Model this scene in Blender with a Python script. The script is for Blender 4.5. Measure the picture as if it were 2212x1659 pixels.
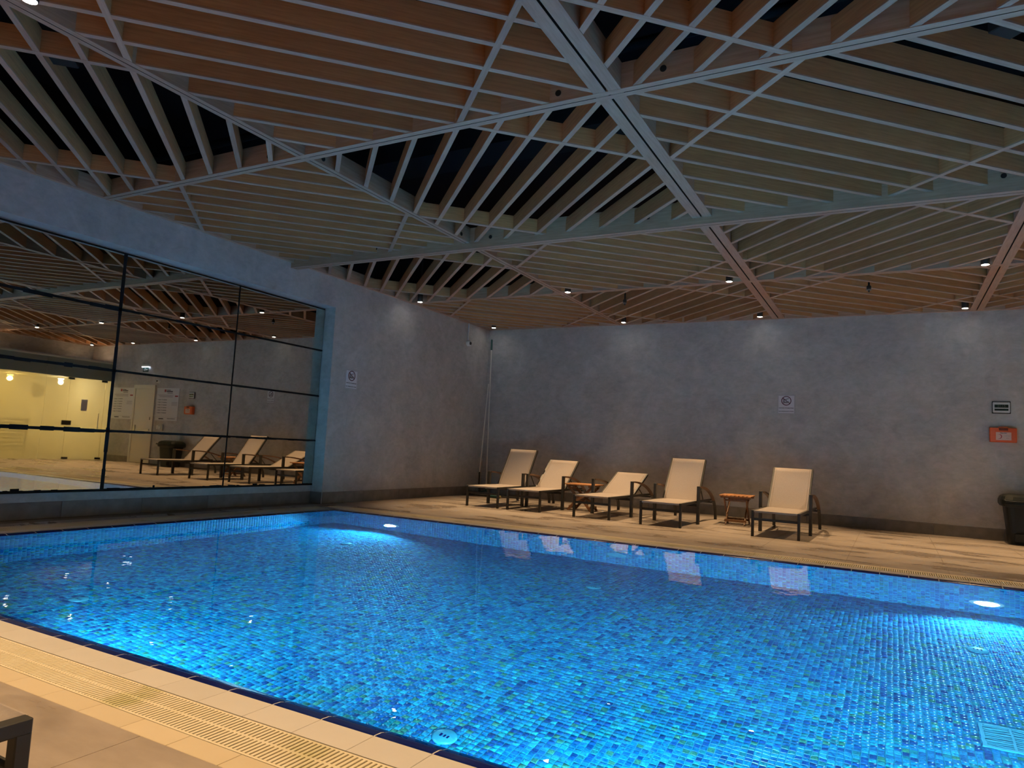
import bpy, math, random
import numpy as np
from mathutils import Matrix, Vector

for _o in list(bpy.data.objects):
    bpy.data.objects.remove(_o)
SC = bpy.context.scene
COL = SC.collection
PI = math.pi
rnd = random.Random(7)

# ------------------------------------------------------------------ camera
cam_d = bpy.data.cameras.new('camera')
cam_d.sensor_width = 36.0
cam_d.lens = 36.0 * 1509.12 / 2212.0
cam_d.clip_start = 0.02
cam_d.clip_end = 100
cam = bpy.data.objects.new('camera', cam_d)
COL.objects.link(cam)
_r = Vector((0.87864727, 0.47462893, 0.05202268))
_u = Vector((-0.0021891, -0.10494898, 0.9944752))
_f = Vector((-0.47746643, 0.8739068, 0.09117412))
_m = Matrix.Identity(4)
for _i in range(3):
    _m[_i][0], _m[_i][1], _m[_i][2] = _r[_i], _u[_i], -_f[_i]
_m[0][3], _m[1][3], _m[2][3] = 0, 0, 1.05
cam.matrix_world = _m
SC.camera = cam

# ------------------------------------------------------------------ world, exposure, light levels
world = bpy.data.worlds.new('world')
SC.world = world
world.use_nodes = True
world.node_tree.nodes['Background'].inputs[0].default_value = (0.5, 0.55, 0.65, 1)
world.node_tree.nodes['Background'].inputs[1].default_value = 0.0
SC.view_settings.view_transform = 'Standard'
SC.view_settings.look = 'None'
SC.view_settings.gamma = 1
SC.view_settings.use_curve_mapping = False
SC.view_settings.exposure = 0.6
SPOT_W = 330.0               # each ceiling downlight
SPOT_COL = (1.0, 0.65, 0.33)
POOL_W = 680.0               # each underwater light
POOL_COL = (0.22, 0.72, 1.0)
ROOM_W = 38.0                # lamps in the glazed room

CY = SC.cycles
CY.max_bounces, CY.diffuse_bounces, CY.glossy_bounces, CY.transmission_bounces, CY.transparent_max_bounces = 7, 3, 4, 5, 6
CY.use_adaptive_sampling = True
CY.adaptive_threshold = 0.08
CY.use_light_tree = True

# ------------------------------------------------------------------ layout (metres; x along the back wall, y depth)
XL, YB, ZC = -8.037, 13.519, 3.681
XR, YF, ZS = 6.70, -3.0, 4.7
PL, PR, PN, PF = -7.348, 4.30, 2.095, 8.094
WZ, PD = -0.009, -1.50
XM = -8.25
GX = 5.40                     # glazed front
LX = [XL, -4.891, -1.835, 1.215, 4.27, XR]
LY = [YB, 10.541, 7.57, 4.63, 1.66, -1.31]

# ------------------------------------------------------------------ materials
MATS = {}


def mat(name, col=(0.5, 0.5, 0.5), rough=0.5, metal=0.0, spec=0.5, emit=None, emit_s=0.0):
    m = bpy.data.materials.new(name)
    m.use_nodes = True
    b = m.node_tree.nodes['Principled BSDF']
    b.inputs['Base Color'].default_value = (*col, 1)
    b.inputs['Roughness'].default_value = rough
    b.inputs['Metallic'].default_value = metal
    b.inputs['Specular IOR Level'].default_value = spec
    if emit:
        b.inputs['Emission Color'].default_value = (*emit, 1)
        b.inputs['Emission Strength'].default_value = emit_s
        m.cycles.emission_sampling = 'NONE'     # the lamps beside these lenses are what is sampled
    MATS[name] = m
    return m


def ramp(nt, stops, interp='LINEAR'):
    n = nt.nodes.new('ShaderNodeValToRGB')
    n.color_ramp.interpolation = interp
    e = n.color_ramp.elements
    while len(e) < len(stops):
        e.new(0.5)
    for i, (p, c) in enumerate(stops):
        e[i].position = p
        e[i].color = (*c, 1)
    return n


def noise(nt, scale, detail=4, rough=0.55, coord='Object', sc=(1, 1, 1), loc=(0, 0, 0), dist=0.0):
    tc = nt.nodes.new('ShaderNodeTexCoord')
    mp = nt.nodes.new('ShaderNodeMapping')
    mp.inputs['Scale'].default_value = sc
    mp.inputs['Location'].default_value = loc
    n = nt.nodes.new('ShaderNodeTexNoise')
    n.inputs['Scale'].default_value = scale
    n.inputs['Detail'].default_value = detail
    n.inputs['Roughness'].default_value = rough
    n.inputs['Distortion'].default_value = dist
    nt.links.new(tc.outputs[coord], mp.inputs['Vector'])
    nt.links.new(mp.outputs['Vector'], n.inputs['Vector'])
    return n


def bump(nt, src, strength, dist=0.01):
    b = nt.nodes.new('ShaderNodeBump')
    b.inputs['Strength'].default_value = strength
    b.inputs['Distance'].default_value = dist
    nt.links.new(src, b.inputs['Height'])
    nt.links.new(b.outputs['Normal'], nt.nodes['Principled BSDF'].inputs['Normal'])


def noisy(name, stops, scale, rough=0.6, detail=6, nrough=0.6, sc=(1, 1, 1), bump_s=0.0, spec=0.4, dist=0.0, rrange=None, coord='Object', rand=False, rr=(0.84, 1.10)):
    m = mat(name, rough=rough, spec=spec)
    nt = m.node_tree
    P = nt.nodes['Principled BSDF']
    n = noise(nt, scale, detail, nrough, sc=sc, dist=dist, coord=coord)
    r = ramp(nt, stops)
    nt.links.new(n.outputs['Fac'], r.inputs['Fac'])
    out = r.outputs['Color']
    if rand:
        oi = nt.nodes.new('ShaderNodeObjectInfo')
        mr = nt.nodes.new('ShaderNodeMapRange')
        mr.inputs['To Min'].default_value = rr[0]
        mr.inputs['To Max'].default_value = rr[1]
        nt.links.new(oi.outputs['Random'], mr.inputs['Value'])
        mx = nt.nodes.new('ShaderNodeMix')
        mx.data_type = 'RGBA'
        mx.blend_type = 'MULTIPLY'
        mx.inputs['Factor'].default_value = 1
        nt.links.new(out, mx.inputs[6])
        nt.links.new(mr.outputs['Result'], mx.inputs[7])
        out = mx.outputs[2]
    nt.links.new(out, P.inputs['Base Color'])
    if rrange:
        mr = nt.nodes.new('ShaderNodeMapRange')
        mr.inputs['From Min'].default_value = 0.35
        mr.inputs['From Max'].default_value = 0.65
        mr.inputs['To Min'].default_value = rrange[0]
        mr.inputs['To Max'].default_value = rrange[1]
        nt.links.new(n.outputs['Fac'], mr.inputs['Value'])
        nt.links.new(mr.outputs['Result'], P.inputs['Roughness'])
    if bump_s:
        bump(nt, n.outputs['Fac'], bump_s)
    return m


# trowelled grey-blue plaster
def make_plaster():
    m = mat('plaster', rough=0.75, spec=0.25)
    nt = m.node_tree
    n1 = noise(nt, 1.9, 8, 0.68, dist=0.8)
    n2 = noise(nt, 7.0, 6, 0.7, sc=(1, 1, 1.8), dist=0.5)
    mx = nt.nodes.new('ShaderNodeMix')
    mx.inputs['Factor'].default_value = 0.45
    nt.links.new(n1.outputs['Fac'], mx.inputs[2])
    nt.links.new(n2.outputs['Fac'], mx.inputs[3])
    r = ramp(nt, [(0.32, (0.325, 0.318, 0.325)), (0.45, (0.405, 0.397, 0.405)), (0.55, (0.465, 0.455, 0.463)), (0.70, (0.565, 0.553, 0.560))])
    nt.links.new(mx.outputs[0], r.inputs['Fac'])
    nt.links.new(r.outputs['Color'], nt.nodes['Principled BSDF'].inputs['Base Color'])
    bump(nt, mx.outputs[0], 0.12, 0.01)


make_plaster()
noisy('base_tile', [(0.3, (0.15, 0.14, 0.135)), (0.7, (0.24, 0.225, 0.215))], 5, rough=0.5, rand=True)
noisy('wood', [(0.25, (0.36, 0.168, 0.070)), (0.5, (0.50, 0.243, 0.105)), (0.75, (0.60, 0.310, 0.145))], 6, rough=0.5, sc=(0.5, 9, 9), detail=6, spec=0.35, rand=True)
noisy('wood_edge', [(0.25, (0.33, 0.215, 0.160)), (0.5, (0.42, 0.275, 0.208)), (0.75, (0.49, 0.330, 0.255))], 7, rough=0.5, sc=(0.6, 8, 8), detail=6, spec=0.35, rand=True)
noisy('wood_beam', [(0.25, (0.35, 0.220, 0.145)), (0.5, (0.44, 0.290, 0.200)), (0.75, (0.52, 0.355, 0.255))], 6, rough=0.5, sc=(0.6, 8, 8), detail=6, spec=0.35, rand=True)
noisy('teak', [(0.25, (0.26, 0.10, 0.035)), (0.5, (0.45, 0.20, 0.075)), (0.8, (0.58, 0.29, 0.12))], 6, rough=0.45, sc=(8, 0.7, 8), rand=True)
noisy('teak_dark', [(0.25, (0.12, 0.055, 0.022)), (0.5, (0.20, 0.095, 0.04)), (0.8, (0.28, 0.14, 0.06))], 6, rough=0.45, sc=(8, 0.7, 8), rand=True)
noisy('arm_wood', [(0.25, (0.075, 0.04, 0.024)), (0.6, (0.14, 0.078, 0.045)), (0.8, (0.19, 0.11, 0.062))], 8, rough=0.45, sc=(8, 1, 1))
mat('void', (0.006, 0.006, 0.008), 0.9, spec=0.05)  # near-black colour stands in for the shade above the ceilings
mat('duct', (0.009, 0.010, 0.012), 0.8, spec=0.05)
mat('grout', (0.22, 0.19, 0.155), 0.85)
mat('grout_light', (0.62, 0.58, 0.50), 0.8)
mat('black_metal', (0.016, 0.016, 0.017), 0.42)
mat('dark_bronze', (0.024, 0.023, 0.020), 0.45)
mat('hole', (0.004, 0.004, 0.004), 0.8)
noisy('sling', [(0.3, (0.325, 0.278, 0.250)), (0.7, (0.375, 0.322, 0.290))], 90, rough=0.8, bump_s=0.15)
mat('sling_hem', (0.30, 0.25, 0.20), 0.8)
mat('white_plastic', (0.72, 0.73, 0.75), 0.45)
mat('pale_plastic', (0.55, 0.60, 0.66), 0.4)
mat('paper', (0.62, 0.62, 0.68), 0.7)
mat('paper_edge', (0.42, 0.41, 0.45), 0.7)
mat('ink', (0.03, 0.03, 0.045), 0.7)
mat('ink_grey', (0.22, 0.22, 0.25), 0.7)
mat('ink_red', (0.33, 0.035, 0.05), 0.7)
mat('ban_red', (0.085, 0.008, 0.025), 0.6)
mat('lcd', (0.010, 0.022, 0.020), 0.25)
mat('lcd_digit', (0.085, 0.13, 0.10), 0.4)
mat('orange_plastic', (0.62, 0.095, 0.012), 0.4)
mat('orange_dark', (0.13, 0.018, 0.004), 0.6)
mat('pink_paper', (0.62, 0.44, 0.42), 0.6)
mat('bin_green', (0.005, 0.009, 0.008), 0.5, spec=0.3)
mat('bin_body', (0.010, 0.015, 0.018), 0.45, spec=0.3)
mat('bin_mark', (0.004, 0.008, 0.014), 0.6)
mat('steel', (0.55, 0.56, 0.58), 0.3, metal=1.0)
mat('pole_alu', (0.72, 0.70, 0.65), 0.45)
mat('teal_plastic', (0.02, 0.10, 0.09), 0.5)
mat('yellow_plastic', (0.45, 0.36, 0.12), 0.5)
mat('door_white', (0.60, 0.58, 0.54), 0.45)
mat('cream_wall', (0.74, 0.66, 0.48), 0.7)
mat('trim_cream', (0.50, 0.46, 0.36), 0.6)
mat('lamp_glow', (1, 1, 1), 0.5, emit=(1.0, 0.94, 0.84), emit_s=28.0)
mat('amber_glow', (1, 0.8, 0.4), 0.5, emit=(1.0, 0.70, 0.16), emit_s=14.0)
mat('pool_glow', (1, 1, 1), 0.5, emit=(0.80, 0.95, 1.0), emit_s=14.0)
mat('exit_glow', (0.9, 0.95, 1), 0.5, emit=(0.62, 0.74, 1.0), emit_s=9.0)
mat('exit_green', (0.010, 0.06, 0.05), 0.4)
mat('caulk', (0.012, 0.012, 0.014), 0.85, spec=0.1)
mat('inlet', (0.05, 0.40, 0.55), 0.4)
mat('cobalt', (0.003, 0.010, 0.120), 0.15)


def make_mirror():
    m = mat('mirror_glass', (0.60, 0.58, 0.52), 0.012, metal=1.0)
    nt = m.node_tree
    n = noise(nt, 0.8, 2)
    bump(nt, n.outputs['Fac'], 0.012, 0.05)


make_mirror()


def make_deck():
    m = mat('deck_tile', rough=0.45, spec=0.45)
    nt = m.node_tree
    P = nt.nodes['Principled BSDF']
    geo = nt.nodes.new('ShaderNodeNewGeometry')
    mp = nt.nodes.new('ShaderNodeMapping')
    mp.inputs['Scale'].default_value = (1.0, 2.6, 1)
    nt.links.new(geo.outputs['Position'], mp.inputs['Vector'])
    n1 = nt.nodes.new('ShaderNodeTexNoise')
    n1.inputs['Scale'].default_value = 2.2
    n1.inputs['Detail'].default_value = 8
    n1.inputs['Roughness'].default_value = 0.62
    nt.links.new(mp.outputs['Vector'], n1.inputs['Vector'])
    r = ramp(nt, [(0.3, (0.285, 0.236, 0.195)), (0.5, (0.340, 0.283, 0.236)), (0.7, (0.390, 0.328, 0.276))])
    nt.links.new(n1.outputs['Fac'], r.inputs['Fac'])
    # wet patches: long smears left by wet feet
    mp2 = nt.nodes.new('ShaderNodeMapping')
    mp2.inputs['Scale'].default_value = (0.55, 1.5, 1)
    mp2.inputs['Rotation'].default_value = (0, 0, 0.22)
    nt.links.new(geo.outputs['Position'], mp2.inputs['Vector'])
    n2 = nt.nodes.new('ShaderNodeTexNoise')
    n2.inputs['Scale'].default_value = 1.5
    n2.inputs['Detail'].default_value = 5
    n2.inputs['Roughness'].default_value = 0.55
    n2.inputs['Distortion'].default_value = 0.5
    nt.links.new(mp2.outputs['Vector'], n2.inputs['Vector'])
    wet = ramp(nt, [(0.49, (0, 0, 0)), (0.60, (1, 1, 1))])
    nt.links.new(n2.outputs['Fac'], wet.inputs['Fac'])
    mx = nt.nodes.new('ShaderNodeMix')
    mx.data_type = 'RGBA'
    mx.blend_type = 'MULTIPLY'
    nt.links.new(wet.outputs['Color'], mx.inputs['Factor'])
    nt.links.new(r.outputs['Color'], mx.inputs[6])
    mx.inputs[7].default_value = (0.84, 0.83, 0.84, 1)
    nt.links.new(mx.outputs[2], P.inputs['Base Color'])
    mr = nt.nodes.new('ShaderNodeMapRange')
    mr.inputs['To Min'].default_value = 0.5
    mr.inputs['To Max'].default_value = 0.2
    nt.links.new(wet.outputs['Color'], mr.inputs['Value'])
    nt.links.new(mr.outputs['Result'], P.inputs['Roughness'])


make_deck()
noisy('coping_tile', [(0.3, (0.62, 0.585, 0.545)), (0.7, (0.67, 0.635, 0.595))], 3, rough=0.3, rand=True, rr=(0.97, 1.03))
noisy('outer_tile', [(0.3, (0.60, 0.50, 0.345)), (0.7, (0.65, 0.545, 0.385))], 3, rough=0.45, rand=True, rr=(0.97, 1.03))


def make_grating():
    m = mat('grating', rough=0.5, spec=0.4)
    nt = m.node_tree
    geo = nt.nodes.new('ShaderNodeNewGeometry')
    n = nt.nodes.new('ShaderNodeTexNoise')
    n.inputs['Scale'].default_value = 3.2
    n.inputs['Detail'].default_value = 5
    nt.links.new(geo.outputs['Position'], n.inputs['Vector'])
    r = ramp(nt, [(0.45, (0.74, 0.66, 0.49)), (0.58, (0.70, 0.62, 0.44)), (0.70, (0.52, 0.48, 0.24))])
    nt.links.new(n.outputs['Fac'], r.inputs['Fac'])
    nt.links.new(r.outputs['Color'], nt.nodes['Principled BSDF'].inputs['Base Color'])


make_grating()
mat('gutter', (0.16, 0.11, 0.06), 0.8)

# glass mosaic
TILE_COLS = [(0.006, 0.230, 0.520), (0.008, 0.300, 0.580), (0.006, 0.170, 0.430), (0.020, 0.380, 0.620),
             (0.004, 0.075, 0.280), (0.012, 0.270, 0.340), (0.050, 0.270, 0.200), (0.005, 0.120, 0.420), (0.05, 0.38, 0.62)]
TILE_W = [0.2, 0.2, 0.15, 0.12, 0.09, 0.1, 0.06, 0.08, 0.0]


def make_tile_mat(name, from_attr, col=None):
    m = mat(name, rough=0.3, spec=0.2)
    nt = m.node_tree
    P = nt.nodes['Principled BSDF']
    geo = nt.nodes.new('ShaderNodeNewGeometry')
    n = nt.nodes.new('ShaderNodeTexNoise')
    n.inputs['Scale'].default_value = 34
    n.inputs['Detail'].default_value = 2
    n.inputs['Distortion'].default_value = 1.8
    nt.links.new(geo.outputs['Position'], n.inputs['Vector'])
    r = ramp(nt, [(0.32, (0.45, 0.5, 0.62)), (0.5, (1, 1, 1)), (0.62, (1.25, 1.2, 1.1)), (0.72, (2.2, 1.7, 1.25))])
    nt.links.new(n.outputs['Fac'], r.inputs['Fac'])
    mx = nt.nodes.new('ShaderNodeMix')
    mx.data_type = 'RGBA'
    mx.blend_type = 'MULTIPLY'
    mx.inputs['Factor'].default_value = 1
    if from_attr:
        a = nt.nodes.new('ShaderNodeAttribute')
        a.attribute_name = 'tint'
        nt.links.new(a.outputs['Color'], mx.inputs[6])
    else:
        mx.inputs[6].default_value = (*col, 1)
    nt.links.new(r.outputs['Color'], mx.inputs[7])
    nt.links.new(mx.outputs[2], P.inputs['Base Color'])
    return m


make_tile_mat('mosaic', True)
for _k, _c in enumerate(TILE_COLS[:8]):
    make_tile_mat('mosaic_%d' % _k, False, _c)
mat('pool_grout', (0.015, 0.36, 0.52), 0.7)


def make_water():
    m = bpy.data.materials.new('water')
    m.use_nodes = True
    nt = m.node_tree
    nt.nodes.remove(nt.nodes['Principled BSDF'])
    g = nt.nodes.new('ShaderNodeBsdfGlass')
    g.inputs['IOR'].default_value = 1.333
    g.inputs['Roughness'].default_value = 0.0
    g.inputs['Color'].default_value = (0.93, 0.98, 1.0, 1)
    n1 = noise(nt, 1.6, 2, 0.5)
    n2 = noise(nt, 6.5, 2, 0.5, loc=(3.1, 1.7, 0))
    mx = nt.nodes.new('ShaderNodeMix')
    mx.inputs['Factor'].default_value = 0.28
    nt.links.new(n1.outputs['Fac'], mx.inputs[2])
    nt.links.new(n2.outputs['Fac'], mx.inputs[3])
    b = nt.nodes.new('ShaderNodeBump')
    b.inputs['Strength'].default_value = 0.055
    b.inputs['Distance'].default_value = 0.05
    nt.links.new(mx.outputs[0], b.inputs['Height'])
    nt.links.new(b.outputs['Normal'], g.inputs['Normal'])
    nt.links.new(g.outputs['BSDF'], nt.nodes['Material Output'].inputs['Surface'])
    MATS['water'] = m


make_water()


def make_frosted():
    m = bpy.data.materials.new('frosted_glass')
    m.use_nodes = True
    nt = m.node_tree
    nt.nodes.remove(nt.nodes['Principled BSDF'])
    tr = nt.nodes.new('ShaderNodeBsdfTranslucent')
    tr.inputs['Color'].default_value = (0.86, 0.82, 0.68, 1)
    tp = nt.nodes.new('ShaderNodeBsdfTransparent')
    tp.inputs['Color'].default_value = (0.9, 0.92, 0.86, 1)
    gl = nt.nodes.new('ShaderNodeBsdfGlossy')
    gl.inputs['Roughness'].default_value = 0.05
    m1 = nt.nodes.new('ShaderNodeMixShader')
    m1.inputs[0].default_value = 0.5
    nt.links.new(tr.outputs[0], m1.inputs[1])
    nt.links.new(tp.outputs[0], m1.inputs[2])
    m2 = nt.nodes.new('ShaderNodeMixShader')
    m2.inputs[0].default_value = 0.06
    nt.links.new(m1.outputs[0], m2.inputs[1])
    nt.links.new(gl.outputs[0], m2.inputs[2])
    nt.links.new(m2.outputs[0], nt.nodes['Material Output'].inputs['Surface'])
    MATS['frosted_glass'] = m
    m = bpy.data.materials.new('clear_glass')
    m.use_nodes = True
    nt = m.node_tree
    nt.nodes.remove(nt.nodes['Principled BSDF'])
    tp = nt.nodes.new('ShaderNodeBsdfTransparent')
    tp.inputs['Color'].default_value = (0.78, 0.86, 0.78, 1)
    gl = nt.nodes.new('ShaderNodeBsdfGlossy')
    gl.inputs['Roughness'].default_value = 0.02
    m2 = nt.nodes.new('ShaderNodeMixShader')
    m2.inputs[0].default_value = 0.14
    nt.links.new(tp.outputs[0], m2.inputs[1])
    nt.links.new(gl.outputs[0], m2.inputs[2])
    nt.links.new(m2.outputs[0], nt.nodes['Material Output'].inputs['Surface'])
    MATS['clear_glass'] = m


make_frosted()
mat('painted_dim_view', (0.20, 0.215, 0.165), 0.25)  # opaque grey-green painted for the dim interior behind clear transom glass
mat('dim_panel', (0.10, 0.095, 0.06), 0.7)


# ------------------------------------------------------------------ mesh helpers
class MB:
    """collects boxes, prisms, tubes, discs; build() links them as one mesh object"""

    def __init__(s):
        s.v, s.f, s.mi, s.sm = [], [], [], []

    def add(s, verts, faces, mi=0, smooth=False):
        o = len(s.v)
        s.v += [tuple(q) for q in verts]
        s.f += [tuple(i + o for i in f) for f in faces]
        s.mi += [mi] * len(faces)
        s.sm += [smooth] * len(faces)
        return s

    def box(s, x0, x1, y0, y1, z0, z1, mi=0, M=None, ch=0.0):
        if ch > 0:
            return s.cbox(x0, x1, y0, y1, z0, z1, ch, mi, M)
        vs = [(x, y, z) for z in (z0, z1) for y in (y0, y1) for x in (x0, x1)]
        if M is not None:
            vs = [M @ Vector(q) for q in vs]
        return s.add(vs, [(0, 2, 3, 1), (4, 5, 7, 6), (0, 1, 5, 4), (2, 6, 7, 3), (0, 4, 6, 2), (1, 3, 7, 5)], mi)

    def cbox(s, x0, x1, y0, y1, z0, z1, c, mi=0, M=None):
        """box with chamfered edges, 24 vertices"""
        vs, idx = [], {}
        X, Y, Z = (x0, x1), (y0, y1), (z0, z1)
        for a in (0, 1):
            for b in (0, 1):
                for d in (0, 1):
                    sx, sy, sz = (1, -1)[a], (1, -1)[b], (1, -1)[d]
                    for k in range(3):
                        q = [X[a] + sx * c, Y[b] + sy * c, Z[d] + sz * c]
                        q[k] = (X[a], Y[b], Z[d])[k]
                        idx[a, b, d, k] = len(vs)
                        vs.append(tuple(q))
        fs = []
        for k in range(3):
            for e in (0, 1):
                ring = []
                for (p, q) in ((0, 0), (1, 0), (1, 1), (0, 1)):
                    key = [0, 0, 0]
                    key[k] = e
                    o = [i for i in range(3) if i != k]
                    key[o[0]], key[o[1]] = p, q
                    ring.append(idx[key[0], key[1], key[2], k])
                flip = (e == 0) != (k == 1)
                fs.append(tuple(reversed(ring)) if flip else tuple(ring))
        for k in range(3):
            o = [i for i in range(3) if i != k]
            for p in (0, 1):
                for q in (0, 1):
                    k0, k1 = [0, 0, 0], [0, 0, 0]
                    k0[o[0]] = k1[o[0]] = p
                    k0[o[1]] = k1[o[1]] = q
                    k1[k] = 1
                    fs.append((idx[(*k0, o[0])], idx[(*k1, o[0])], idx[(*k1, o[1])], idx[(*k0, o[1])]))
        for a in (0, 1):
            for b in (0, 1):
                for d in (0, 1):
                    fs.append((idx[a, b, d, 0], idx[a, b, d, 1], idx[a, b, d, 2]))
        if M is not None:
            vs = [M @ Vector(q) for q in vs]
        return s.add(vs, fs, mi)

    def prism(s, prof, L0, L1, mi=None, M=None, smooth=False):
        """profile in (y, z), extruded along x from L0 to L1; mi: per-side material"""
        n = len(prof)
        vs = [(L0, y, z) for y, z in prof] + [(L1, y, z) for y, z in prof]
        if M is not None:
            vs = [M @ Vector(q) for q in vs]
        for i in range(n):
            j = (i + 1) % n
            s.add([vs[i], vs[j], vs[n + j], vs[n + i]], [(0, 1, 2, 3)], mi[i] if mi else 0, smooth)
        s.add(vs[:n], [tuple(range(n - 1, -1, -1))])
        s.add(vs[n:], [tuple(range(n))])
        return s

    def disc(s, c, r, ax='z', n=20, mi=0, r2=None):
        pts = []
        for i in range(n):
            a = 2 * PI * i / n
            u, w = r * math.cos(a), (r2 or r) * math.sin(a)
            pts.append({'z': (c[0] + u, c[1] + w, c[2]), 'y': (c[0] + u, c[1], c[2] + w), 'x': (c[0], c[1] + u, c[2] + w)}[ax])
        return s.add(pts, [tuple(range(n))], mi)

    def lathe(s, prof, c=(0, 0, 0), ax='z', n=20, mi=0, smooth=True, cap=True):
        """profile [(radius, height)] turned about an axis"""
        vs = []
        for (r, h) in prof:
            for i in range(n):
                a = 2 * PI * i / n
                u, w = r * math.cos(a), r * math.sin(a)
                q = {'z': (u, w, h), 'y': (u, h, w), 'x': (h, u, w)}[ax]
                vs.append((c[0] + q[0], c[1] + q[1], c[2] + q[2]))
        fs = []
        for k in range(len(prof) - 1):
            for i in range(n):
                j = (i + 1) % n
                fs.append((k * n + i, k * n + j, (k + 1) * n + j, (k + 1) * n + i))
        s.add(vs, fs, mi, smooth)
        if cap:
            s.add(vs[:n], [tuple(range(n - 1, -1, -1))], mi)
            s.add(vs[-n:], [tuple(range(n))], mi)
        return s

    def ring(s, c, r0, r1, ax='y', n=28, mi=0, th=0.002, d=-1):
        """flat annulus with a little thickness along axis"""
        vs = []
        for off in (0, th * d):
            for r in (r0, r1):
                for i in range(n):
                    a = 2 * PI * i / n
                    u, w = r * math.cos(a), r * math.sin(a)
                    vs.append({'y': (c[0] + u, c[1] + off, c[2] + w), 'x': (c[0] + off, c[1] + u, c[2] + w), 'z': (c[0] + u, c[1] + w, c[2] + off)}[ax])
        fs = []
        for i in range(n):
            j = (i + 1) % n
            fs += [(2 * n + i, 2 * n + j, 3 * n + j, 3 * n + i), (n + i, n + j, 3 * n + j, 3 * n + i), (i, j, 2 * n + j, 2 * n + i)]
        return s.add(vs, fs, mi)

    def tube(s, pts, r, n=8, mi=0, smooth=True, flat=None):
        """round tube along a polyline; flat=(a, b) makes an a x b bar instead"""
        P = [Vector(q) for q in pts]
        rings = []
        up = Vector((0, 0, 1))
        for i, q in enumerate(P):
            t = (P[min(i + 1, len(P) - 1)] - P[max(i - 1, 0)]).normalized()
            ref = Vector((1, 0, 0)) if flat else (up if abs(t.dot(up)) < 0.95 else Vector((1, 0, 0)))
            a = (ref - t * ref.dot(t)).normalized()
            b = t.cross(a).normalized()
            if flat:
                rings.append([q + a * (flat[0] / 2 * u) + b * (flat[1] / 2 * w) for u, w in ((-1, -1), (1, -1), (1, 1), (-1, 1))])
            else:
                rr = r[i] if isinstance(r, (list, tuple)) else r
                rings.append([q + a * rr * math.cos(2 * PI * k / n) + b * rr * math.sin(2 * PI * k / n) for k in range(n)])
        m = len(rings[0])
        vs = [q for g in rings for q in g]
        fs = []
        for i in range(len(P) - 1):
            for k in range(m):
                l = (k + 1) % m
                fs.append((i * m + k, i * m + l, (i + 1) * m + l, (i + 1) * m + k))
        s.add(vs, fs, mi, smooth and not flat)
        s.add(rings[0], [tuple(range(m - 1, -1, -1))], mi)
        s.add(rings[-1], [tuple(range(m))], mi)
        return s

    def mesh(s, name, mats):
        me = bpy.data.meshes.new(name)
        me.from_pydata([tuple(q) for q in s.v], [], s.f)
        for k in (mats if isinstance(mats, (list, tuple)) else [mats]):
            me.materials.append(MATS[k])
        me.polygons.foreach_set('material_index', s.mi)
        me.polygons.foreach_set('use_smooth', s.sm)
        me.update()
        import bmesh
        bm = bmesh.new()
        bm.from_mesh(me)
        bmesh.ops.recalc_face_normals(bm, faces=bm.faces)
        bm.to_mesh(me)
        bm.free()
        return me

    def build(s, name, mats, parent=None, loc=None):
        return link(name, s.mesh(name, mats), parent, loc)


def link(name, data, parent=None, loc=None, rot=None):
    o = bpy.data.objects.new(name, data)
    COL.objects.link(o)
    if parent is not None:
        o.parent = parent
    if loc is not None:
        o.location = loc
    if rot is not None:
        o.rotation_euler = rot
    return o


def tag(o, label=None, cat=None, group=None, kind=None):
    if label:
        o['label'] = label
    if cat:
        o['category'] = cat
    if group:
        o['group'] = group
    if kind:
        o['kind'] = kind
    return o


def thing(name, label, cat, loc=(0, 0, 0), rz=0.0, group=None):
    return tag(link(name, None, None, loc, (0, 0, rz)), label, cat, group)


def copy_tree(o, parent=None):
    c = o.copy()
    COL.objects.link(c)
    c.parent = parent
    for ch in list(o.children):
        copy_tree(ch, c)
    return c


def text(name, body, size, m, parent, loc, rot, align='CENTER', ext=0.0004, bold=0.0):
    cu = bpy.data.curves.new(name, 'FONT')
    cu.body = body
    cu.size = size
    cu.align_x = align
    cu.align_y = 'CENTER'
    cu.extrude = ext
    cu.offset = bold
    cu.resolution_u = 2
    cu.materials.append(MATS[m])
    tmp = bpy.data.objects.new(name, cu)
    COL.objects.link(tmp)
    me = bpy.data.meshes.new_from_object(tmp.evaluated_get(bpy.context.evaluated_depsgraph_get()))
    bpy.data.objects.remove(tmp)
    me.materials.clear()
    me.materials.append(MATS[m])
    return link(name, me, parent, loc, rot)


def structure(name, mb, mats, label, parent=None):
    o = mb.build(name, mats, parent)
    o['kind'] = 'structure'
    o['label'] = label
    return o


# ================================================================== THE SHELL
# back wall with its upper part above the timber ceiling coloured near black as painted shade
wb = structure('wall_back', MB().box(XL - 0.4, 9.2, YB, YB + 0.25, 0, ZC + 0.05).box(XL - 0.4, 9.2, YB, YB + 0.25, ZC + 0.05, ZS, 1),
               ['plaster', 'void'], 'mottled grey-blue plaster wall behind the row of loungers')
NY0, NY1, NZ1 = -0.2, 8.535, 3.20          # mirror niche
wl = structure('wall_left', MB()
               .box(XL - 0.4, XL, NY1, YB, 0, ZC + 0.05).box(XL - 0.4, XL, YF, NY0, 0, ZC + 0.05)
               .box(XL - 0.4, XL, NY0, NY1, NZ1, ZC + 0.05).box(XL - 0.4, XM - 0.03, NY0, NY1, 0, NZ1)
               .box(XL - 0.4, XL, YF, YB, ZC + 0.05, ZS, 1),
               ['plaster', 'void'], 'grey-blue plaster wall with a deep niche holding the mirror')
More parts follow.
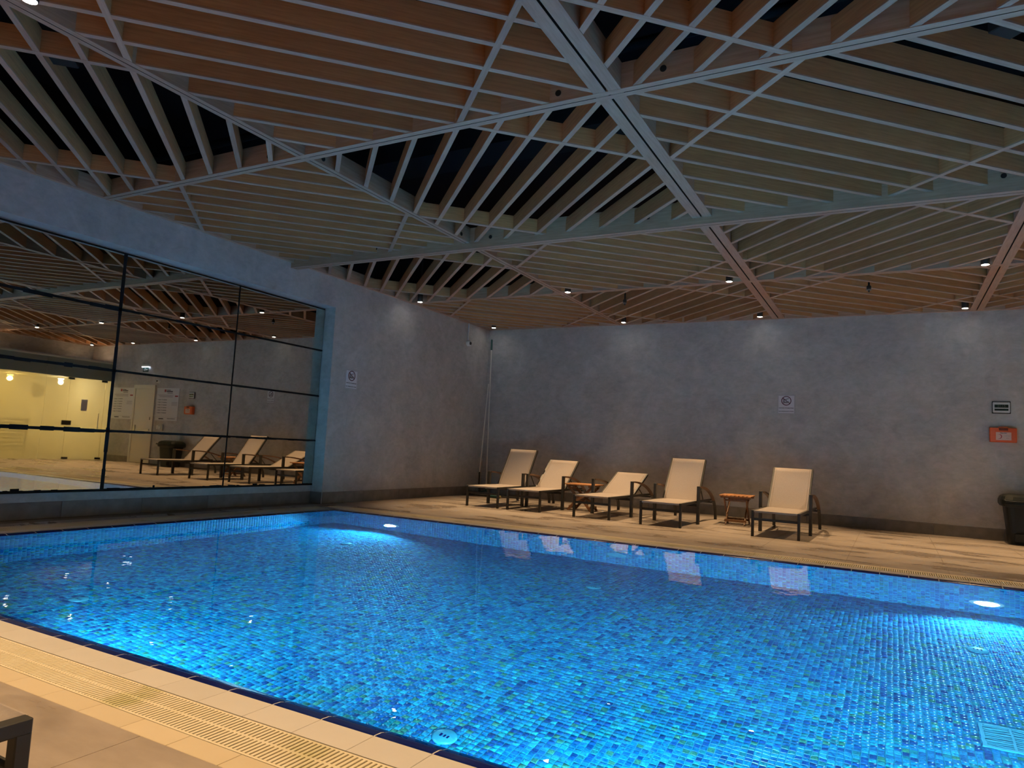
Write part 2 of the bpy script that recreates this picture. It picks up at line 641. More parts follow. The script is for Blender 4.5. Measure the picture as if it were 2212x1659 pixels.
structure('wall_right', MB().box(XR, XR + 0.2, YF, YB, 3.12, ZC + 0.05).box(XR, XR + 0.2, YF, YB, ZC + 0.05, ZS, 1)
          .box(GX, XR + 0.2, YF, YB, 3.06, 3.12).box(GX, GX + 0.2, YF, 6.4, 0, 3.06),
          ['plaster', 'void'], 'plaster wall over the glazed front')
structure('wall_front', MB().box(XL - 0.4, XR + 0.2, YF - 0.2, YF, 0, ZC + 0.05).box(XL - 0.4, XR + 0.2, YF - 0.2, YF, ZC + 0.05, ZS, 1),
          ['plaster', 'void'], 'plaster wall closing the hall')


def baseboard(name, x0, y0, x1, y1, h, label, step=0.966):
    """tile skirting laid end to end along a wall"""
    o = link(name, None)
    tag(o, label, kind='structure')
    L = math.hypot(x1 - x0, y1 - y0)
    ux, uy = (x1 - x0) / L, (y1 - y0) / L
    n = max(1, round(L / step))
    w = L / n
    me = MB().cbox(0.0015, w - 0.0015, -0.012, 0, 0, h, 0.002).mesh('skirting_tile', 'base_tile')
    for i in range(n):
        link('skirting_tile', me, o, (x0 + ux * w * i, y0 + uy * w * i, 0), (0, 0, math.atan2(uy, ux)))
    return o


baseboard('baseboard_back', XL + 0.012, YB, GX, YB, 0.185, 'grey tile skirting along the back wall')
baseboard('baseboard_left', XL, NY1 + 0.01, XL, YB - 0.012, 0.185, 'grey tile skirting along the wall beside the mirror niche')
baseboard('baseboard_niche', XM - 0.03, NY0, XM - 0.03, NY1 - 0.012, 0.185, 'grey tile skirting under the mirror')
baseboard('baseboard_jamb', XM - 0.03, NY1, XL, NY1, 0.185, 'short grey tile skirting at the niche jamb', 0.3)

# ------------------------------------------------------------------ deck
D1 = 0.475                                   # outer edge of the pool rim
fl = MB()
for (a, b, c, d) in ((XL - 0.3, 9.2, YF, PN - D1), (XL - 0.3, 9.2, PF + D1, YB), (XL - 0.3, PL - D1, PN - D1, PF + D1), (PR + D1, 9.2, PN - D1, PF + D1)):
    fl.box(a, b, c, d, -0.25, -0.004)
floor = structure('floor', fl, 'grout', 'grey-brown tiled pool deck, wet in patches')
TW = 0.966
_tm = {}


def deck_tiles(x0, x1, y0, y1, ox, oy):
    i0 = math.floor((x0 - ox) / TW)
    for i in range(i0, i0 + 40):
        a, b = max(x0, ox + i * TW), min(x1, ox + (i + 1) * TW)
        if b - a < 0.02:
            if a >= x1:
                break
            continue
        j0 = math.floor((y0 - oy) / TW)
        for j in range(j0, j0 + 40):
            c, d = max(y0, oy + j * TW), min(y1, oy + (j + 1) * TW)
            if c >= y1:
                break
            if d - c < 0.02:
                continue
            key = (round(b - a, 3), round(d - c, 3))
            if key not in _tm:
                _tm[key] = MB().cbox(0.0012, key[0] - 0.0012, 0.0012, key[1] - 0.0012, -0.004, 0, 0.0008).mesh('tile', 'deck_tile')
            link('tile', _tm[key], floor, (a, c, 0))


deck_tiles(XL, GX + 0.0, PF + D1, YB - 0.012, -0.44, 8.569)
deck_tiles(XL, PL - D1, PN - D1, PF + D1, -0.44, 8.569)
deck_tiles(PR + D1, GX, PN - D1, PF + D1, -0.44, 8.569)
deck_tiles(XL, GX, YF, PN - D1, -2.265, 1.62)

# ------------------------------------------------------------------ pool basin and mosaic
basin = structure('pool_basin', MB().box(PL - 0.15, PR + 0.15, PN - 0.15, PF + 0.15, PD - 0.2, PD)
                  .box(PL - 0.15, PL, PN - 0.15, PF + 0.15, PD, -0.06).box(PR, PR + 0.15, PN - 0.15, PF + 0.15, PD, -0.06)
                  .box(PL, PR, PN - 0.15, PN, PD, -0.06).box(PL, PR, PF, PF + 0.15, PD, -0.06),
                  'pool_grout', 'blue mosaic pool basin lit from under water')
TP = 0.0398
rs = np.random.RandomState(3)


def tile_cloud(O, U, V, N, nu, nv, skip=None):
    """nu x nv small slabs on a plane: origin O, axes U, V, outward normal N"""
    O, U, V, N = (np.array(q, float) for q in (O, U, V, N))
    i, j = np.meshgrid(np.arange(nu), np.arange(nv), indexing='ij')
    i, j = i.ravel(), j.ravel()
    if skip is not None:
        keep = ~skip[i, j]
        i, j = i[keep], j[keep]
    g = 0.0021
    c = 0.0025
    n = len(i)
    h = 0.003 + rs.rand(n) * 0.0015
    base = O + i[:, None] * TP * U + j[:, None] * TP * V
    out = []
    for (lo, hh) in ((g, 0.0), (g + c, 1.0)):
        for (p, q) in ((lo, lo), (TP - lo, lo), (TP - lo, TP - lo), (lo, TP - lo)):
            tilt = (rs.rand(n) - 0.5) * 0.0012 * hh
            out.append(base + p * U + q * V + (h * hh + tilt)[:, None] * N)
    V_ = np.stack(out, 1).reshape(-1, 3)
    b = (np.arange(n) * 8)[:, None]
    F = np.concatenate([b + np.array([[4, 5, 6, 7]]), b + np.array([[0, 1, 5, 4]]), b + np.array([[1, 2, 6, 5]]), b + np.array([[2, 3, 7, 6]]), b + np.array([[3, 0, 4, 7]])], 1).reshape(-1, 4)
    k = rs.choice(len(TILE_COLS), n, p=TILE_W)
    cols = np.array(TILE_COLS)[k] * (0.8 + 0.45 * rs.rand(n))[:, None]
    return V_, F, np.repeat(cols, 5, 0)


def numpy_mesh(name, chunks, m):
    vs, fs, cs, o = [], [], [], 0
    for (a, b, c) in chunks:
        vs.append(a)
        fs.append(b + o)
        cs.append(c)
        o += len(a)
    V_, F, Cc = np.concatenate(vs), np.concatenate(fs), np.concatenate(cs)
    me = bpy.data.meshes.new(name)
    me.vertices.add(len(V_))
    me.vertices.foreach_set('co', V_.ravel())
    me.loops.add(F.size)
    me.loops.foreach_set('vertex_index', F.ravel().astype(np.int32))
    me.polygons.add(len(F))
    me.polygons.foreach_set('loop_start', (np.arange(len(F)) * 4).astype(np.int32))
    me.polygons.foreach_set('loop_total', np.full(len(F), 4, np.int32))
    me.materials.append(MATS[m])
    at = me.attributes.new('tint', 'FLOAT_COLOR', 'FACE')
    at.data.foreach_set('color', np.concatenate([Cc, np.ones((len(Cc), 1))], 1).ravel())
    me.update()
    me.validate()
    return me


NU, NV, NH = int((PR - PL) / TP), int((PF - PN) / TP), int((-0.06 - PD) / TP)
# the 300 floor tiles that show largest (the nearest in view) are objects of their own
cx = PL + (np.arange(NU) + 0.5) * TP
cy = PN + (np.arange(NV) + 0.5) * TP
GXX, GYY = np.meshgrid(cx, cy, indexing='ij')
lim = 3.40 + (GXX + 1.87) * (4.80 - 3.40) / (0.60 + 1.87)
cand = (GYY > lim + 0.02) & (GXX > -1.85) & (GXX < 0.56)
score = np.where(cand, GYY - lim + 0.10 * np.abs(GXX + 1.0), 99)
near = np.argsort(score.ravel())[:300]
skip = np.zeros((NU, NV), bool)
skip.ravel()[near] = True
drains = [(-2.202, 3.456), (-5.741, 3.439), (-5.968, 6.838), (-2.654, 6.804), (0.599, 6.755)]
field = numpy_mesh('mosaic_field', [
    tile_cloud((PL, PN, PD), (1, 0, 0), (0, 1, 0), (0, 0, 1), NU, NV, skip),
    tile_cloud((PL, PF, PD), (1, 0, 0), (0, 0, 1), (0, -1, 0), NU, NH),
    tile_cloud((PL, PN, PD), (0, 1, 0), (0, 0, 1), (1, 0, 0), NV, NH),
    tile_cloud((PR, PN, PD), (0, 1, 0), (0, 0, 1), (-1, 0, 0), NV, NH),
    tile_cloud((PL, PN, PD), (1, 0, 0), (0, 0, 1), (0, 1, 0), NU, NH)], 'mosaic')
tag(link('mosaic_field', field, basin), 'small blue and teal glass mosaic', kind='stuff')
_g = 0.0021
_single = []
for k in range(8):
    _single.append(MB().add([(_g, _g, 0), (TP - _g, _g, 0), (TP - _g, TP - _g, 0), (_g, TP - _g, 0), (_g + .0025, _g + .0025, .0038), (TP - _g - .0025, _g + .0025, .0036), (TP - _g - .0025, TP - _g - .0025, .0040), (_g + .0025, TP - _g - .0025, .0037)],
                            [(4, 5, 6, 7), (0, 1, 5, 4), (1, 2, 6, 5), (2, 3, 7, 6), (3, 0, 4, 7)]).mesh('mosaic_tile', 'mosaic_%d' % k))
_kk = rs.choice(8, 300, p=TILE_W[:8])
for n_, q in enumerate(near):
    i, j = divmod(int(q), NV)
    link('mosaic_tile', _single[_kk[n_]], basin, (PL + i * TP, PN + j * TP, PD))

# water
_w = MB().add([(PL + 0.002, PN + 0.002, WZ), (PR - 0.002, PN + 0.002, WZ), (PR - 0.002, PF - 0.002, WZ), (PL + 0.002, PF - 0.002, WZ)], [(0, 1, 2, 3)]).build('pool_water', 'water')
tag(_w, 'clear still pool water filled to the tiled rim', 'water', kind='stuff')

# ------------------------------------------------------------------ pool rim: coping tiles, overflow grating, outer tiles
CP = 0.2538


def nosing_profile():
    pr = [(0.0, -0.05)]
    for i in range(6):
        y_ = 0.088 * (1 - i / 5) ** 0.7
        pr.append((y_, -0.030 * (y_ / 0.088) ** 2.5))
    return pr


def rim(name, ax, s0, s1, edge, sgn, label, j0=0.0):
    """ax: axis the rim runs along; edge: pool edge on the other axis; sgn: direction away from the water"""
    o = link(name, None)
    tag(o, label, kind='structure')

    def M(s):
        # local x runs along the rim, local y points away from the water
        m = Matrix.Identity(4)
        if ax == 'x':
            m[0][0], m[1][1] = 1, sgn
            m[0][3], m[1][3] = s, edge
        else:
            m = Matrix(((0, sgn, 0, edge), (1, 0, 0, s), (0, 0, 1, 0), (0, 0, 0, 1)))
        return m
    # bedding and gutter trough
    bed = MB().box(s0, s1, 0.0, 0.165, -0.06, -0.008, 0, M(0) @ Matrix.Identity(4)).box(s0, s1, 0.375, 0.475, -0.06, -0.008, 0, M(0))
    bed.box(s0, s1, 0.165, 0.375, -0.16, -0.14, 1, M(0)).box(s0, s1, 0.160, 0.166, -0.14, -0.06, 1, M(0)).box(s0, s1, 0.374, 0.380, -0.14, -0.06, 1, M(0))
    bed.box(s0, s1, 0.0, 0.012, -0.06, -0.0015, 2, M(0))
    bed.build('bedding', ['grout', 'gutter', 'grout_light'], o)
    cop = MB().cbox(0.0012, CP - 0.0012, 0.012, 0.160, -0.01, 0, 0.0012).mesh('coping_tile', 'coping_tile')
    pr = [(-y, z) for y, z in nosing_profile()]
    nos = MB().prism([(0.012, -0.05)] + pr[1:] + [(0.012, 0.0)], 0.003, CP - 0.003, smooth=False).mesh('nosing', 'cobalt')
    gro = MB().prism([(0.012, -0.05)] + [(y * 0.97, z * 0.97 - 0.0004) for y, z in pr[1:]] + [(0.012, -0.0005)], -0.003, 0.003).mesh('joint', 'grout_light')
    out = MB().cbox(0.0012, CP - 0.0012, 0.378, 0.475, -0.01, 0, 0.0012).mesh('outer_tile', 'outer_tile')
    k = math.floor((s0 - j0) / CP)
    while j0 + k * CP < s1:
        s = j0 + k * CP
        k += 1
        if s < s0 - 0.13 or s + CP > s1 + 0.13:
            continue
        c = link('coping_tile', cop, o)
        c.matrix_local = M(s)
        for me in (nos, gro):
            e = link(me.name, me, c)
        q = link('outer_tile', out, o)
        q.matrix_local = M(s)
    return o, M


def grating(label, M, s0, s1, single=None):
    """cream plastic overflow grating; single=(a, b): stretch whose bars are objects of their own"""
    o = thing('overflow_grating', label, 'grating')
    MB().box(s0, s1, 0.166, 0.176, -0.03, -0.001, 0, M(0)).box(s0, s1, 0.364, 0.374, -0.03, -0.001, 0, M(0)).box(s0, s1, 0.262, 0.276, -0.03, -0.004, 0, M(0)).build('frame', 'grating', o)
    bar = MB().cbox(-0.0062, 0.0062, 0.174, 0.366, -0.024, 0, 0.0012).box(-0.0105, 0.0105, 0.263, 0.275, -0.024, -0.0006).mesh('bar', 'grating')
    rest = MB()
    n = int((s1 - s0) / 0.0202)
    for i in range(n):
        s = s0 + (i + 0.5) * 0.0202
        if single and single[0] < s < single[1]:
            b = link('bar', bar, o)
            b.matrix_local = M(s)
        else:
            rest.box(s - 0.0062, s + 0.0062, 0.174, 0.366, -0.024, 0, 0, M(0))
    if rest.f:
        tag(rest.build('bars', 'grating', o), kind='stuff')
    return o


E1 = D1
r1, M1 = rim('trim_1', 'x', PL - E1, PR + E1, PN, -1, 'beige tiled rim of the near pool edge', -3.909)
r2, M2 = rim('trim_2', 'x', PL - E1, PR + E1, PF, 1, 'beige tiled rim of the far pool edge', -3.909)
r3, M3 = rim('trim_3', 'y', PN, PF, PL, -1, 'beige tiled rim of the pool edge under the mirror', 2.11)
r4, M4 = rim('trim_4', 'y', PN, PF, PR, 1, 'beige tiled rim of the pool end by the glazed room', 2.11)
grating('cream slotted overflow grating along the near pool edge, greenish in places', M1, PL - 0.37, PR + 0.37, (-4.45, -1.15))
grating('cream slotted overflow grating along the far pool edge', M2, PL - 0.37, PR + 0.37)
grating('cream slotted overflow grating in the shade under the mirror', M3, PN - 0.16, PF + 0.16)
grating('cream slotted overflow grating at the pool end by the glazed room', M4, PN - 0.16, PF + 0.16)

# ================================================================== TIMBER CEILING
ceil = structure('ceiling', MB().box(XL - 0.4, 9.2, YF - 0.2, YB + 0.25, ZS, ZS + 0.1), 'void', 'slatted timber ceiling under a black void')
SD = 0.17                                      # depth of slats
BD = 0.20


def board(w, d, L, edge_mi=1, groove=False):
    """a board along local x, underside at z=0; the underside carries a pale edge strip"""
    h = w / 2
    pr = [(-h, 0.0), (h, 0.0), (h, 0.011), (h - 0.003, 0.013), (h - 0.003, d), (-h + 0.003, d), (-h + 0.003, 0.013), (-h, 0.011)]
    mi = [1, 1, 0, 0, 0, 0, 0, 1]
    return MB().prism(pr, -L / 2, L / 2, mi)


def beam_profile(w, d, g):
    """double beam with an open groove down the middle of its underside"""
    h = w / 2
    return [(-h, 0), (-g / 2, 0), (-g / 2, 0.03), (g / 2, 0.03), (g / 2, 0), (h, 0), (h, 0.012), (h - 0.003, 0.014), (h - 0.003, d), (-h + 0.003, d), (-h + 0.003, 0.014), (-h, 0.012)]


def beam(p, q, w, d, z, g=0.008, under='wood_edge', side='wood_beam'):
    p, q = Vector(p), Vector(q)
    L = (q - p).length
    pr = beam_profile(w, d, g)
    mi = [1, 2, 2, 2, 1, 1, 0, 0, 0, 0, 0, 1]
    me = MB().prism(pr, -L / 2, L / 2, mi).mesh('beam', [side, under, 'hole'])
    return link('beam', me, ceil, ((p.x + q.x) / 2, (p.y + q.y) / 2, z), (0, 0, math.atan2(q.y - p.y, q.x - p.x)))


ZL2 = ZC - 0.077
# beams parallel to the mirror wall
for x, w, g in ((LX[1], 0.105, 0.008), (LX[2], 0.215, 0.018), (LX[3], 0.19, 0.016), (LX[4], 0.19, 0.016)):
    beam((x, YF), (x, YB), w, BD, ZC, g)
# beams parallel to the back wall
for y, w, z in ((LY[1], 0.11, ZC), (LY[2], 0.13, ZL2), (LY[3], 0.115, ZC - 0.001), (LY[4], 0.115, ZC - 0.001)):
    beam((XL, y), (XR, y), w, BD + (ZC - z), z - 0.0006)
# perimeter boards
for p, q in (((XL + 0.03, YF), (XL + 0.03, YB)), ((XL, YB - 0.03), (XR, YB - 0.03)), ((XR - 0.03, YF), (XR - 0.03, YB))):
    L = math.hypot(q[0] - p[0], q[1] - p[1])
    o = board(0.06, 0.2, L).build('wall_board', ['wood_beam', 'wood_edge'], ceil)
    o.location = ((p[0] + q[0]) / 2, (p[1] + q[1]) / 2, ZC + 0.0008)
    o.rotation_euler = (0, 0, math.atan2(q[1] - p[1], q[0] - p[0]))


def clip(cx, cy, dx, dy, x0, x1, y0, y1):
    t0, t1 = -99.0, 99.0
    for c, d, a, b in ((cx, dx, x0, x1), (cy, dy, y0, y1)):
        u, v = (a - c) / d, (b - c) / d
        t0, t1 = max(t0, min(u, v)), min(t1, max(u, v))
    return t0, t1


STEP = 0.4318
HWX = [0.06, 0.0525, 0.1075, 0.095, 0.095, 0.06]
HWY = [0.06, 0.055, 0.065, 0.0575, 0.0575, 0.0575]
SLAT0 = {(1, 2): 2.766, (2, 2): 6.330, (1, 3): 6.473, (0, 3): -2.006}
RIBS = {(1, 2): (7.757, 11.27), (2, 2): (4.16, 7.50), (1, 3): (-2.0, 1.46), (0, 3): None}
S2 = math.sqrt(0.5)
for i in range(5):
    for j in range(5):
        if (i == 4 and j > 2) or (j == 4 and i > 3):
            continue
        x0, x1, y1, y0 = LX[i], LX[i + 1], LY[j], LY[j + 1]
        cxx, cyy = (x0 + x1) / 2, (y0 + y1) / 2
        typeA = (i + j) % 2 == 0
        panel = link('panel', None, ceil, (cxx, cyy, ZC))
        # A boards run along (1,1), keyed by y-x; B boards along (1,-1), keyed by x+y
        ck = (cyy - cxx) if typeA else (cxx + cyy)
        k0 = SLAT0.get((i, j), ck + rnd.uniform(-0.2, 0.2))
        rk = ck if not typeA else cyy - cxx
        orth = (cxx + cyy) if typeA else (cyy - cxx)
        rib = RIBS.get((i, j)) or (orth - 1.72, orth + 1.72)
        hx0, hx1 = HWX[i] - 0.02, HWX[i + 1] - 0.02
        hy1, hy0 = HWY[j] - 0.02, HWY[j + 1] - 0.02
        items = []
        half = (x1 - x0 + y1 - y0) / 2
        k = k0 - STEP * 12
        while k < ck + half:
            if abs(k - ck) < half - 0.16:
                items.append(('slat', typeA, k))
            k += STEP
        for r in rib:
            items.append(('rib', not typeA, r))
        for nm, isA, key in items:
            d = (S2, S2) if isA else (S2, -S2)
            # a point on the line nearest the panel centre
            if isA:
                e = (key - (cyy - cxx)) / 2
                px, py = cxx - e, cyy + e
            else:
                e = (key - (cxx + cyy)) / 2
                px, py = cxx + e, cyy + e
            t0, t1 = clip(px, py, d[0], d[1], x0 + hx0, x1 - hx1, y0 + hy0, y1 - hy1)
            L = t1 - t0
            if L < 0.12:
                continue
            tm = (t0 + t1) / 2
            z = 0.005 if nm == 'slat' else 0.0035
            me = board(0.045 if nm == 'slat' else 0.048, SD, L).mesh(nm, ['wood', 'wood_edge'])
            link(nm, me, panel, (px + d[0] * tm - cxx, py + d[1] * tm - cyy, z), (0, 0, math.atan2(d[1], d[0])))

# bolts on the beam faces
_bolt = MB().lathe([(0.001, 0.0), (0.017, 0.0), (0.019, 0.006), (0.024, 0.006), (0.024, 0.0005)], ax='y', n=14, smooth=False).mesh('bolt', 'hole')
for (x, y, z) in ((-2.23, LY[3] - 0.058, 3.749), (-1.418, LY[3] - 0.058, 3.764), (-5.315, LY[3] - 0.058, 3.742), (-4.527, LY[2] - 0.066, 3.73), (-2.448, LY[2] - 0.066, 3.748), (0.895, LY[2] - 0.066, 3.756), (-6.4, LY[2] - 0.066, 3.75)):
    link('bolt', _bolt, ceil, (x, y - 0.004, z))
for (y, z) in ((4.815, 3.739), (7.30, 3.74), (3.02, 3.74)):
    b = link('bolt', _bolt, ceil, (LX[1] + 0.056, y, z), (0, 0, PI / 2))

# services in the void
_d = MB().box(XL, 5, 6.2, 6.7, 4.3, ZS).build('air_duct', 'duct')
tag(_d, 'dark air duct in the void above the slats over the pool', 'duct')
_d = MB().tube([(XL, 5.2, 4.4), (XR - 0.01, 5.2, 4.4)], 0.045).build('service_pipe', 'duct')
tag(_d, 'thin dark pipe running above the ceiling slats', 'pipe')

# ================================================================== DOWNLIGHTS
_hous = MB().lathe([(0.046, 0.0), (0.05, 0.004), (0.05, 0.13), (0.044, 0.14)], n=20).lathe([(0.012, 0.14), (0.012, ZS - ZC + 0.03)], n=8).mesh('housing', 'black_metal')
_lens = MB().disc((0, 0, -0.004), 0.043, 'z', 20).lathe([(0.043, -0.004), (0.0485, -0.0005)], n=20, cap=False, mi=1).mesh('lens', ['lamp_glow', 'black_metal'])
_where = {13.07: 'hard against the back wall', 10.33: 'over the far deck', 2.11: 'over the near pool edge', -1.0: 'over the near deck'}
_cols = [(-7.67, 'nearest the mirror wall'), (-4.69, 'second from the mirror wall'), (-2.1, 'beside the widest beam'), (1.03, 'fourth from the mirror wall'), (3.95, 'fifth from the mirror wall'), (6.05, 'over the glazed front')]
for y, wy in _where.items():
    for x, wx in _cols:
        if (y < 3 and x > 5) or (y < 0 and x > 3):
            continue
        L = thing('ceiling_spotlight', 'small black cylinder spotlight %s, %s' % (wy, wx), 'spotlight', (x, y, ZC - 0.03), 0, 'black ceiling spotlights')
        link('housing', _hous, L)
        link('lens', _lens, L)
        ld = bpy.data.lights.new('spot_beam', 'SPOT')
        ld.energy = SPOT_W * (1.05 if y > 12 else 0.80 if y > 5 else 0.80)
        ld.color = SPOT_COL
        ld.spot_size = math.radians(66 if y > 12 and x > -7 else 60 if x < -7 else 56 if x > 5 else 90 if y > 5 else 115)
        ld.spot_blend = 0.55 if 5 < y < 12 and x > -7 else 1.0
        ld.shadow_soft_size = 0.03
        link('spot_beam', ld, L, (0, 0, -0.012), (math.radians(-18) if y > 12 else 0, math.radians(-21) if x < -7 else math.radians(24) if x > 5 else 0, 0))

# ------------------------------------------------------------------ underwater lights and fittings
_pl_lab = {(-6.26, 1): 'white underwater light in the far pool wall near the mirror corner', (0.79, 1): 'bright white underwater light in the far pool wall at right',
           (-4.3, -1): 'underwater light in the near pool wall nearest the mirror', (-0.8, -1): 'added underwater fill light in the middle of the near pool wall', (2.75, -1): 'underwater light in the near pool wall at the glazed end'}  # the middle near-wall light is added to even out the pool
for (x, s), lab in _pl_lab.items():
    y = PF if s > 0 else PN
    L = thing('underwater_light', lab, 'pool light', (x, y, -1.0 if s > 0 else -0.75), 0 if s > 0 else PI, 'underwater pool lights')
    MB().lathe([(0.14, 0.0), (0.14, -0.012), (0.105, -0.022)], ax='y', n=28).build('rim', 'white_plastic', L)
    MB().disc((0, -0.0235, 0), 0.10, 'y', 28).build('lens', 'pool_glow', L)
    ld = bpy.data.lights.new('pool_beam', 'SPOT')
    ld.spot_size = math.radians(140)
    ld.spot_blend = 0.5
    ld.shadow_soft_size = 0.08
    ld.energy = POOL_W * (0.46 if s > 0 else 0.55 if x < -4 else 1.05)
    ld.color = POOL_COL
    link('pool_beam', ld, L, (0, -0.035, 0), (-PI / 2, 0, 0))
for n_, ((x, y), lab) in enumerate(zip(drains, ('round pale floor inlet nearest the near pool edge', 'round pale floor inlet in the dark pool corner at left', 'round pale floor inlet under the far light at left', 'round pale floor inlet in the middle of the pool floor', 'round pale floor inlet near the bright right pool light'))):
    L = thing('floor_inlet', lab, 'pool inlet', (x, y, PD + 0.004), 0, 'round inlets in the pool floor')
    MB().lathe([(0.075, 0.0), (0.075, 0.006), (0.062, 0.016), (0.001, 0.018)], n=28, cap=False).build('cover', 'inlet', L)
    MB().box(-0.03, -0.018, -0.012, 0.012, 0.0165, 0.019).box(-0.006, 0.006, -0.012, 0.012, 0.0165, 0.0195).box(0.018, 0.03, -0.012, 0.012, 0.0165, 0.019).build('slots', 'cobalt', L)
L = thing('wall_fitting', 'large round pale fitting on the far pool wall', 'pool fitting', (-2.886, PF, -0.95))
MB().lathe([(0.13, 0.0), (0.13, -0.012), (0.10, -0.022)], ax='y', n=28).build('ring', 'inlet', L)
MB().ring((0, -0.0225, 0), 0.04, 0.09, 'y', 24).build('grille', 'pool_grout', L)
L = thing('wall_fitting', 'small round suction fitting on the far pool wall just under the water', 'pool fitting', (-2.58, PF, -0.26))
MB().lathe([(0.045, 0.0), (0.045, -0.012), (0.02, -0.02)], ax='y', n=20).build('ring', 'inlet', L)
L = thing('main_drain', 'square pale drain grate on the pool floor at lower right', 'drain grate', (0.46, 4.915, PD + 0.004))
MB().box(0, 0.62, 0, 0.02, 0, 0.014).box(0, 0.62, 0.285, 0.305, 0, 0.014).box(0, 0.02, 0.02, 0.285, 0, 0.014).box(0.6, 0.62, 0.02, 0.285, 0, 0.014).build('frame', 'inlet', L)
for q in range(10):
    link('bar', MB().box(0.02, 0.60, 0.03 + q * 0.026, 0.042 + q * 0.026, 0.002, 0.012).mesh('bar', 'inlet'), L)
for q in (0.15, 0.30, 0.45):
    link('cross_bar', MB().box(q, q + 0.012, 0.02, 0.285, 0.003, 0.0135).mesh('cross_bar', 'inlet'), L)

# ================================================================== MIRROR
mir = thing('wall_mirror', 'large dark-tinted mirror of butted panes filling the wall niche', 'mirror', (XM, 0, 0))
MB().box(-0.03, -0.012, NY0 + 0.02, NY1 - 0.005, 0.285, 3.185).build('backing', 'caulk', mir)
ys = [-0.10, 1.63, 3.355, 5.075, 6.795, 8.525]
zs = [0.305, 1.005, 1.735, 2.485, 3.175]
for a in range(5):
    for b in range(4):
        g1 = 0.010 + rnd.random() * 0.006
        g2 = 0.010 + rnd.random() * 0.008
        MB().box(-0.012, 0, ys[a] + g1, ys[a + 1] - g1 * 0.7, zs[b] + g2 * 0.7, zs[b + 1] - g2).build('pane', 'mirror_glass', mir)
ck = MB()
for b in range(1, 4):
    y = ys[0]
    while y < ys[-1]:
        h = rnd.uniform(0.013, 0.024) * (1.35 if y < 5.1 else 0.8)
        L = rnd.uniform(0.08, 0.2)
        ck.box(-0.014, 0.003, y, min(y + L, ys[-1]), zs[b] - h, zs[b] + h * rnd.uniform(0.4, 0.8))
        y += L
for a in range(1, 5):
    z = zs[0]
    while z < zs[-1]:
        h = rnd.uniform(0.010, 0.016) * (1.5 if a < 4 else 0.8)
        L = rnd.uniform(0.15, 0.35)
        ck.box(-0.014, 0.003, ys[a] - h, ys[a] + h * 0.9, z, min(z + L, zs[-1]))
        z += L
y = ys[0]
while y < ys[-1]:
    L = rnd.uniform(0.02, 0.14)
    ck.box(-0.014, 0.004, y, min(y + L, ys[-1]), 0.285, 0.305 + rnd.uniform(0.0, 0.018) + (0.022 if rnd.random() < 0.12 else 0))
    y += L
tag(ck.build('sealant', 'caulk', mir), 'ragged black sealant in the joints')

# ================================================================== LOUNGERS
W2 = 0.32


def arc(t):
    return (0.0, 0.90 + 1.26 * math.sin(t), 0.585 * math.cos(t) ** 0.9 if t < PI / 2 - 1e-4 else 0.0)


